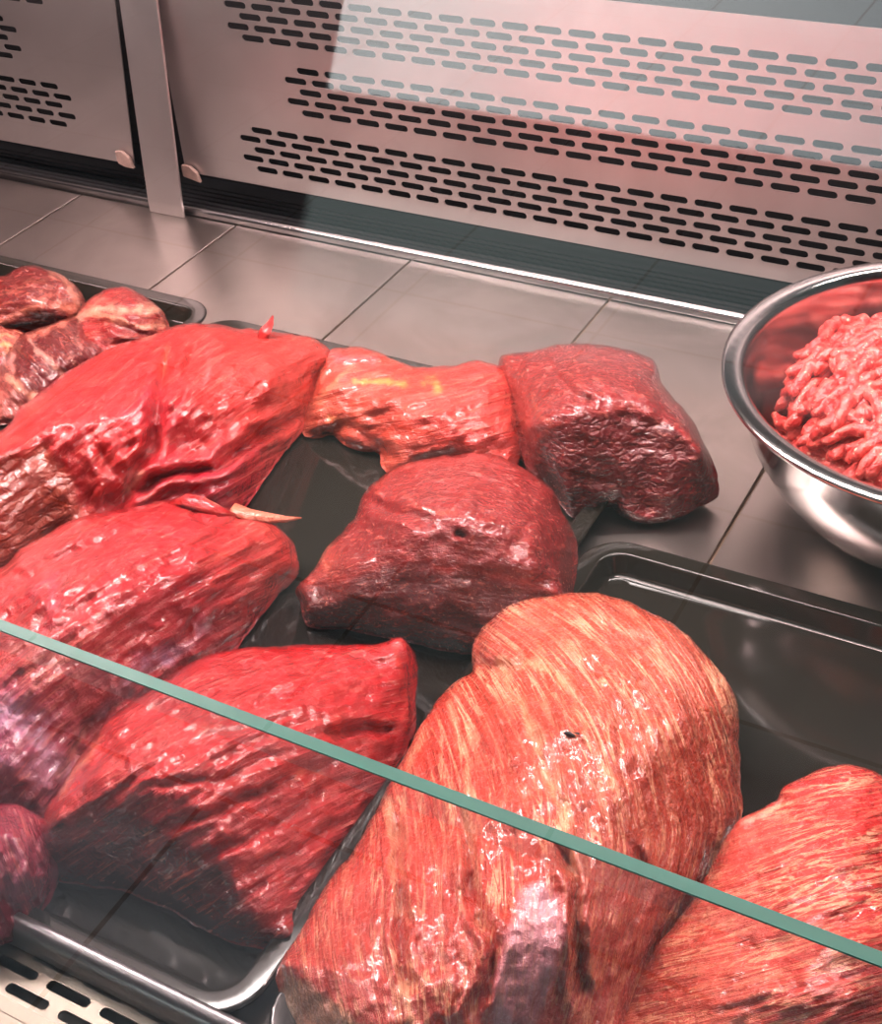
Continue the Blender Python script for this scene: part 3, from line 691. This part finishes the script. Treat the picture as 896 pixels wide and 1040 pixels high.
cap = meat('beef_roast', 'large glossy crimson roast with silverskin, at the left edge below the grainy cut end', 'roast',
     [(-70,600,5),(0,576,5.4),(23,557,5.8),(55,537,6),(78,527,6),(117,518,6),(156,511,6),(195,508,5.6),(223,514,5.2),(255,521,4.8),(281,533,4.2),(296,553,3.4),(297,575,2.6),(277,606,1.6),(252,643,1.1),(236,666,.9),(205,690,.9),(160,722,.9),(110,762,.9),(70,812,.9),(50,842,.9),(20,838,.9),(0,834,1),(-70,840,1)],
     [(100,570,8.6),(180,560,8),(60,620,8.8),(140,620,7.6),(200,600,6.6),(240,560,6.2),(30,690,7.6),(90,680,6.4),(150,670,4.6),(200,650,3.4),(0,760,5.2),(50,750,4.2),(30,800,3)],
     [[(20,600),(110,545),(200,520)],[(60,680),(150,620),(250,560)],[(20,780),(60,720),(130,660)]],
     [(120,570,(186,20,30)),(60,560,(204,50,50)),(250,570,(196,46,40),30),(60,640,(196,50,56)),(60,690,(184,60,60),30),(180,600,(176,14,28)),(20,730,(180,90,130),26),(20,790,(150,30,50),24),(180,520,(196,30,34),20)],
     paint=[([(104,722),(120,700),(150,676),(180,664),(205,636)],6,(226,160,180),.85),([(126,684),(150,672),(172,664)],9,(206,150,186),.75),([(-10,720),(15,728),(40,750),(55,780)],17,(214,176,206),.75),([(0,770),(25,775),(45,800)],9,(200,150,180),.55),([(35,600),(55,585),(50,640),(20,670)],7,(204,90,110),.45),([(88,740),(72,766),(60,790)],3,(224,140,120),.7),([(90,548),(108,544)],2.5,(130,8,14),.8)],
     grooves=[([(20,590),(50,570),(100,552)],5,.45),([(90,548),(118,542)],4,.5),([(60,600),(40,640),(10,670)],6,.4),([(195,512),(215,528),(250,524)],4,.4),([(176,664),(130,700),(90,740),(62,790)],5,.5),([(210,620),(180,650),(120,690)],4,.3)],
     marb=.1, marbs=[(60,690,40,.5)], seed=19, lump=.6, fibre=.12, wet=1.0)
tendon('sinew', [atz(236,518,.052), atz(252,523,.05), atz(272,526,.045), atz(290,527,.040), atz(306,526,.036)], [.005,.0048,.004,.0026,.0008], (216,128,100), cap, label='pale pointed sinew end')
tendon('flap', [atz(172,512,.058), atz(190,508,.063), atz(206,512,.064), atz(222,519,.060), atz(238,523,.052)], [.002,.0048,.0055,.005,.002], (180,16,24), cap)

meat('beef_roast', 'crimson roast with a dark shadowed cut face, under the glass edge left of centre', 'roast',
     [(42,838,3.4),(60,801,4),(90,756,4.4),(116,726,4.6),(166,691,4.8),(201,670,4.8),(236,660,4.8),(301,655,4.6),(372,656,4.2),(390,654,4.4),(402,649,4.8),(412,650,4.8),(418,666,4),(417,701,3),(418,736,2),(402,781,1.3),(372,828,1),(332,887,.9),(306,934,.9),(298,962,.8),(264,963,.9),(221,951,.9),(175,926,.9),(153,916,.9),(118,903,.9),(62,896,.9),(50,880,1.2),(44,855,2.4)],
     [(200,740,8),(150,780,7.8),(260,720,7.6),(330,690,6.4),(380,700,5),(300,780,6),(250,840,6),(300,860,3.6),(340,800,3.6),(100,790,6.6),(180,820,7),(280,900,3.2)],
     [[(60,810),(180,730),(300,690),(410,670)],[(170,830),(260,770),(390,740)],[(230,870),(300,830),(370,790)],[(270,920),(320,880)]],
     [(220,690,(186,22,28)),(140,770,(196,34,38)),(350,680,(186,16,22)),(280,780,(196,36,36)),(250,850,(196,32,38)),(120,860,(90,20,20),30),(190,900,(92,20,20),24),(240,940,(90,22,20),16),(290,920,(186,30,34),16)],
     faces_=[([(46,838,4.0),(70,826,5.0),(100,821,5.6),(141,821,6),(176,842,5.8),(226,877,5.0),(251,911,3.6),(274,934,2.3),(300,938,1.5)],[(52,880,1.1),(64,895,.9),(90,899,.9),(118,902,.9),(153,915,.9),(190,934,.9),(221,950,.9),(264,962,.9),(296,962,.8)])],
     cells_k=.2, cells=[([(50,842),(100,827),(140,828),(172,848),(222,884),(246,918),(274,942),(296,966),(221,951),(153,916),(62,896)],8)], paint=[([(60,812),(64,795),(80,778),(105,752)],3,(224,140,110),.8),([(50,840),(100,825),(140,826),(172,846),(222,882),(246,916),(270,940),(296,942),(290,966),(221,951),(153,916),(62,896),(46,870)],8,(86,22,20),.85,'area'),([(300,790),(320,784),(330,792)],3,(226,120,96),.6),([(345,700),(365,704)],2.5,(220,110,100),.6),([(400,660),(410,690),(408,730)],3,(214,80,70),.5)],  # shade of the cut face is painted in as a dark area
     grooves=[([(330,745),(365,738),(400,742)],5,.8),([(170,838),(230,820),(290,790),(350,770)],5,.45),([(210,870),(260,846),(330,800)],5,.5),([(245,890),(300,868),(345,835)],5,.35),([(120,800),(180,762),(260,735)],4,.25),([(70,800),(110,760),(180,700)],4,.35),([(150,800),(220,790),(280,765)],4,.3)],
     marb=.08, seed=23, lump=.5, fibre=.12, rim=.8, rimw=16, wet=.8)

meat('beef_roast', 'purplish wet roast end in the bottom left corner beside the grille', 'roast',
     [(-70,836,3.6),(0,818,4),(30,822,4),(44,848,3.4),(52,878,2.6),(52,905,1.4),(38,930,1),(20,950,.9),(0,962,.9),(-70,990,.9)],
     [(0,860,5.4),(25,880,4.4),(0,920,3)], [[(-20,830),(20,940)]], [(10,850,(150,20,44)),(10,900,(140,26,60)),(30,920,(120,20,40),20)],
     paint=[([(45,850),(38,880),(46,900)],3,(190,110,130),.6),([(8,850),(20,880),(16,905)],5,(190,90,130),.5)], grooves=[([(0,850),(15,880),(5,920)],5,.4)], seed=29, lump=.7, fibre=.12, wet=1.0, rim=.8, rimw=14)

big = meat('marbled_roast', 'big tongue-shaped roast streaked with cream fat, in front at the centre', 'roast',
     [(480,682,4.6),(479,660,5),(486,642,5.2),(505,624,5.4),(531,610,5.6),(576,603,5.8),(615,605,5.8),(659,621,5.6),(694,641,5.2),(723,673,4.6),(744,703,4),(747,746,3),(750,785,2),(753,828,1.2),(737,862,1),(726,882,.9),(704,921,.9),(674,960,.9),(645,1020,.9),(620,1110,1.2),(450,1130,1.6),(330,1110,1.0),(297,1050,.9),(288,1005,2.6),(286,975,3.8),(302,951,3.2),(330,902,3.2),(369,850,3.2),(408,774,3.4),(425,741,3.8),(447,707,4.4),(466,690,4.6)],
     [(590,760,8.8),(560,850,9),(640,720,8),(560,660,7.6),(500,720,7),(460,800,6.4),(480,900,7.8),(400,900,6),(350,960,5.4),(680,800,6.2),(660,880,5.6),(600,950,7.6),(500,1000,7.6),(400,1020,6.2),(700,730,6.4)],
     [[(490,690),(520,760),(540,850),(560,960)],[(450,740),(455,850),(470,1000)],[(490,640),(590,640),(680,700),(725,800)],[(560,680),(620,760),(660,850)],[(370,880),(350,950),(370,1030)],[(700,860),(640,960),(600,1040)]],
     [(560,640,(204,74,50)),(640,680,(200,76,52)),(470,780,(212,62,46)),(400,920,(206,64,52)),(600,800,(190,76,54)),(690,800,(178,66,50),40),(500,920,(206,64,50)),(620,960,(186,72,62),40),(500,655,(150,50,40),14)],
     paint=[([(509,679),(531,718),(553,774),(570,824),(581,886)],7,(240,184,140),.85),([(459,716),(472,769),(472,808),(486,902)],5,(238,174,134),.75),([(548,664),(581,707),(609,774),(637,830)],4,(236,170,130),.6),([(395,815),(400,870),(403,925)],5,(238,178,140),.75),([(505,672),(540,672),(570,690)],6,(240,180,136),.8),([(430,745),(415,770),(420,790)],5,(238,170,130),.6),([(650,690),(666,708),(680,735)],3,(236,170,140),.55),([(640,640),(668,650)],4,(238,170,140),.5),([(530,905),(556,900),(574,925),(566,990),(540,1060),(490,1070),(505,980)],10,(236,172,184),.85,'area'),([(590,920),(600,980),(596,1030)],4,(230,160,130),.6),([(411,1000),(415,1060)],4,(240,180,140),.7),([(286,984),(312,1000),(345,1020),(385,1055),(360,1110),(310,1110),(288,1020)],6,(176,134,112),.85,'area'),([(294,1000),(300,1060)],7,(226,196,170),.9),([(450,965),(470,1040)],4,(230,150,130),.5),([(636,860),(660,880),(650,920)],6,(206,120,120),.5)],
     grooves=[([(400,824),(406,880),(408,936),(414,1008)],5,1.2),([(472,835),(486,925),(503,958),(478,1036)],5,1.0),([(567,858),(584,902),(590,1014)],5,1.1),([(515,690),(545,760),(575,830)],4,.3),([(482,676),(500,680),(530,672)],5,.5),([(640,860),(655,900),(630,960)],5,.5)],
      creases=[[(287,976,4.4),(310,992,4.8),(345,1012,5.4),(385,1045,6)]], marb=1.0, rough_=.12, seed=31, lump=.45, fibre=.13, rim=1.0, rimw=22, wet=.35, mat=M_marbled)

meat('marbled_roast', 'bright red finely marbled roast in the bottom right corner', 'roast',
     [(640,1020,1.6),(656,985,2.2),(676,952,3),(704,919,3.6),(726,885,4),(734,860,4.4),(752,832,4.8),(790,812,5),(796,799,5.4),(820,788,5.6),(835,781,5.7),(860,777,5.8),(880,780,5.8),(900,790,5.8),(950,830,5),(1000,900,4),(1000,1120,3),(600,1120,1.6),(610,1070,1.4)],
     [(860,850,8),(900,950,8.6),(800,880,7.4),(780,950,7.6),(720,980,6),(850,1040,8.4),(700,1050,5.4)],
     [[(680,960),(780,940),(960,880)],[(640,1050),(760,1020),(960,960)],[(740,870),(820,840),(940,830)]],
     [(850,830,(214,40,40)),(780,900,(218,74,60)),(880,900,(208,44,42)),(720,1000,(212,80,62)),(850,1000,(212,56,50))],
     paint=[([(752,838),(775,826),(792,812)],2.5,(244,190,170),.9),([(745,850),(765,845)],5,(228,120,100),.5)],
     grooves=[([(700,985),(780,960),(880,930)],7,.25)], marb=1.0, rough_=.10, seed=37, lump=.35, fibre=.12, rim=1.0, rimw=18, wet=.45, mat=M_marbled)
vv = np.empty(len(big.data.vertices)*3); big.data.vertices.foreach_get('co', vv); vv = vv.reshape(-1, 3)
tgt = atz(577, 752, .09); q = vv[np.argmin(((vv[:, :2]-tgt[:2])**2).sum(1)-vv[:, 2]*.002)]
fl = MB(); rs = []
for k in range(9):
    u = -1+k/4; rr = .0011*math.sqrt(max(.02, 1-u*u))*(1.25 if 2 < k < 5 else 1)
    rs.append([(q[0]+u*.0032, q[1]+rr*math.cos(a*math.pi/4), q[2]+.0010+rr*math.sin(a*math.pi/4)) for a in range(8)])
fl.rings(rs, True, True)
fl.rings([[(q[0]+.001, q[1]+.0008, q[2]+.0022), (q[0]+.0042, q[1]+.0026, q[2]+.0016), (q[0]+.0046, q[1]+.0012, q[2]+.0016)], [(q[0]+.001, q[1]+.0008, q[2]+.0024), (q[0]+.0042, q[1]+.0026, q[2]+.0018), (q[0]+.0046, q[1]+.0012, q[2]+.0018)]], True, True)
tag(fl.build('black_fly', M_black, smooth=True), 'tiny black fly sitting on the big cream-streaked roast', 'fly')

# ------------------------------------------------------------------ mixing bowl
bowl = tag(empty('mixing_bowl', (-.086, .797, 0)), 'wide stainless steel mixing bowl at the right rear', 'bowl')
def lathe(prof, n=96):
    rs = []
    for r, z in prof: rs.append([(r*math.cos(2*math.pi*k/n), r*math.sin(2*math.pi*k/n), z) for k in range(n)])
    return rs
BH = .112
outp = [(.055, .0005), (.066, .0012), (.085, .009), (.103, .023), (.119, .042), (.131, .064), (.138, .086), (.142, BH-.008), (.1445, BH-.003), (.151, BH-.003), (.1535, BH-.001), (.1535, BH+.0014), (.151, BH+.0026), (.1425, BH+.0022), (.1395, BH), (.1375, BH-.006)]
inn = [(.1355, .086), (.1285, .064), (.1165, .043), (.1005, .0245), (.082, .0112), (.064, .004), (.03, .0035)]
MB().rings(lathe(outp+inn), True, True).build('shell', M_bowl, bowl, smooth=True)

def mince_mat():
    t = NT('minced_beef'); p = t.pos()
    n1 = t.noise(p, 130, 4, .6, .4); n2 = t.noise(p, 320, 3, .6)
    c = t.mix(t.ramp(n1, .4, .66), rgb(170, 30, 28), rgb(220, 88, 78))
    c = t.mix(t.math('MULTIPLY', t.ramp(n2, .62, .70), .75), c, rgb(244, 196, 170))
    bp = t.n('ShaderNodeBump'); t.set(bp, Strength=1.0, Distance=.0025, Height=t.math('ADD', n1, t.math('MULTIPLY', n2, .5)))
    b = t.n('ShaderNodeBsdfPrincipled'); t.set(b, Base_Color=c, Roughness=.36, Normal=bp.outputs[0], Coat_Normal=bp.outputs[0])
    b.inputs['Subsurface Weight'].default_value = .1; b.inputs['Subsurface Radius'].default_value = (1, .3, .2); b.inputs['Subsurface Scale'].default_value = .003
    b.inputs['Coat Weight'].default_value = .45; b.inputs['Coat Roughness'].default_value = .15
    t.l(b.outputs[0], t.out.inputs[0]); return t.m
def mince():
    rnd = random.Random(5); mb = MB(); cx, cy = -.086, .797
    def hz(x, y):
        r = math.hypot(x+.012, y)/.118
        return .072+.052*max(0, 1-r*r)**.7
    # heap core
    rs = []
    for k in range(14):
        r = .102*(1-k/13.0)
        rs.append([(cx-.006+max(r, .001)*math.cos(a)*1.0, cy+max(r, .001)*math.sin(a), hz(r*math.cos(a), r*math.sin(a))-.021) for a in [2*math.pi*q/40 for q in range(40)]])
    rs = [[(p[0], p[1], .045) for p in rs[0]]]+rs
    mb.rings(rs, True, True)
    for s in range(800):
        low = s > 520
        a0 = rnd.uniform(0, 2*math.pi); r0 = .107*math.sqrt(rnd.random()); x = r0*math.cos(a0)-.006; y = r0*math.sin(a0)
        if low: r0 = rnd.uniform(.094, .111); x = r0*math.cos(a0)-.006; y = r0*math.sin(a0)
        th = rnd.gauss(.55, .55); cur = rnd.gauss(0, 10); L = rnd.randint(10, 26); rad = rnd.uniform(.0036, .0052); lift = rnd.uniform(-.034, -.004) if low else rnd.uniform(-.010, .007)
        pts = []
        for i in range(L):
            if math.hypot(x+.006, y) > .112: break
            pts.append(Vector((cx+x, cy+y, hz(x, y)+lift+.002*math.sin(i*.9+s)))); th += cur*.0035+rnd.gauss(0, .10); x += .0035*math.cos(th); y += .0035*math.sin(th)
        if len(pts) < 5: continue
        n = len(pts); rings = []
        for i, p in enumerate(pts):
            t = (pts[min(i+1, n-1)]-pts[max(i-1, 0)]).normalized(); a = t.cross(Vector((0, 0, 1))).normalized(); b = a.cross(t)
            e = min(i, n-1-i)/1.6; rr = rad*(math.sqrt(min(1, .25+e)))*(1+.14*math.sin(i*1.7+s)+rnd.gauss(0, .10))
            rings.append([p+a*rr*math.cos(q*math.pi/4.5)+b*rr*math.sin(q*math.pi/4.5) for q in range(9)])
        mb.rings(rings, True, True)
    o = mb.build('minced_beef', mince_mat(), smooth=True)
    return tag(o, 'coarse pink minced beef heaped in the steel bowl', 'mince', kind='stuff')
mince()
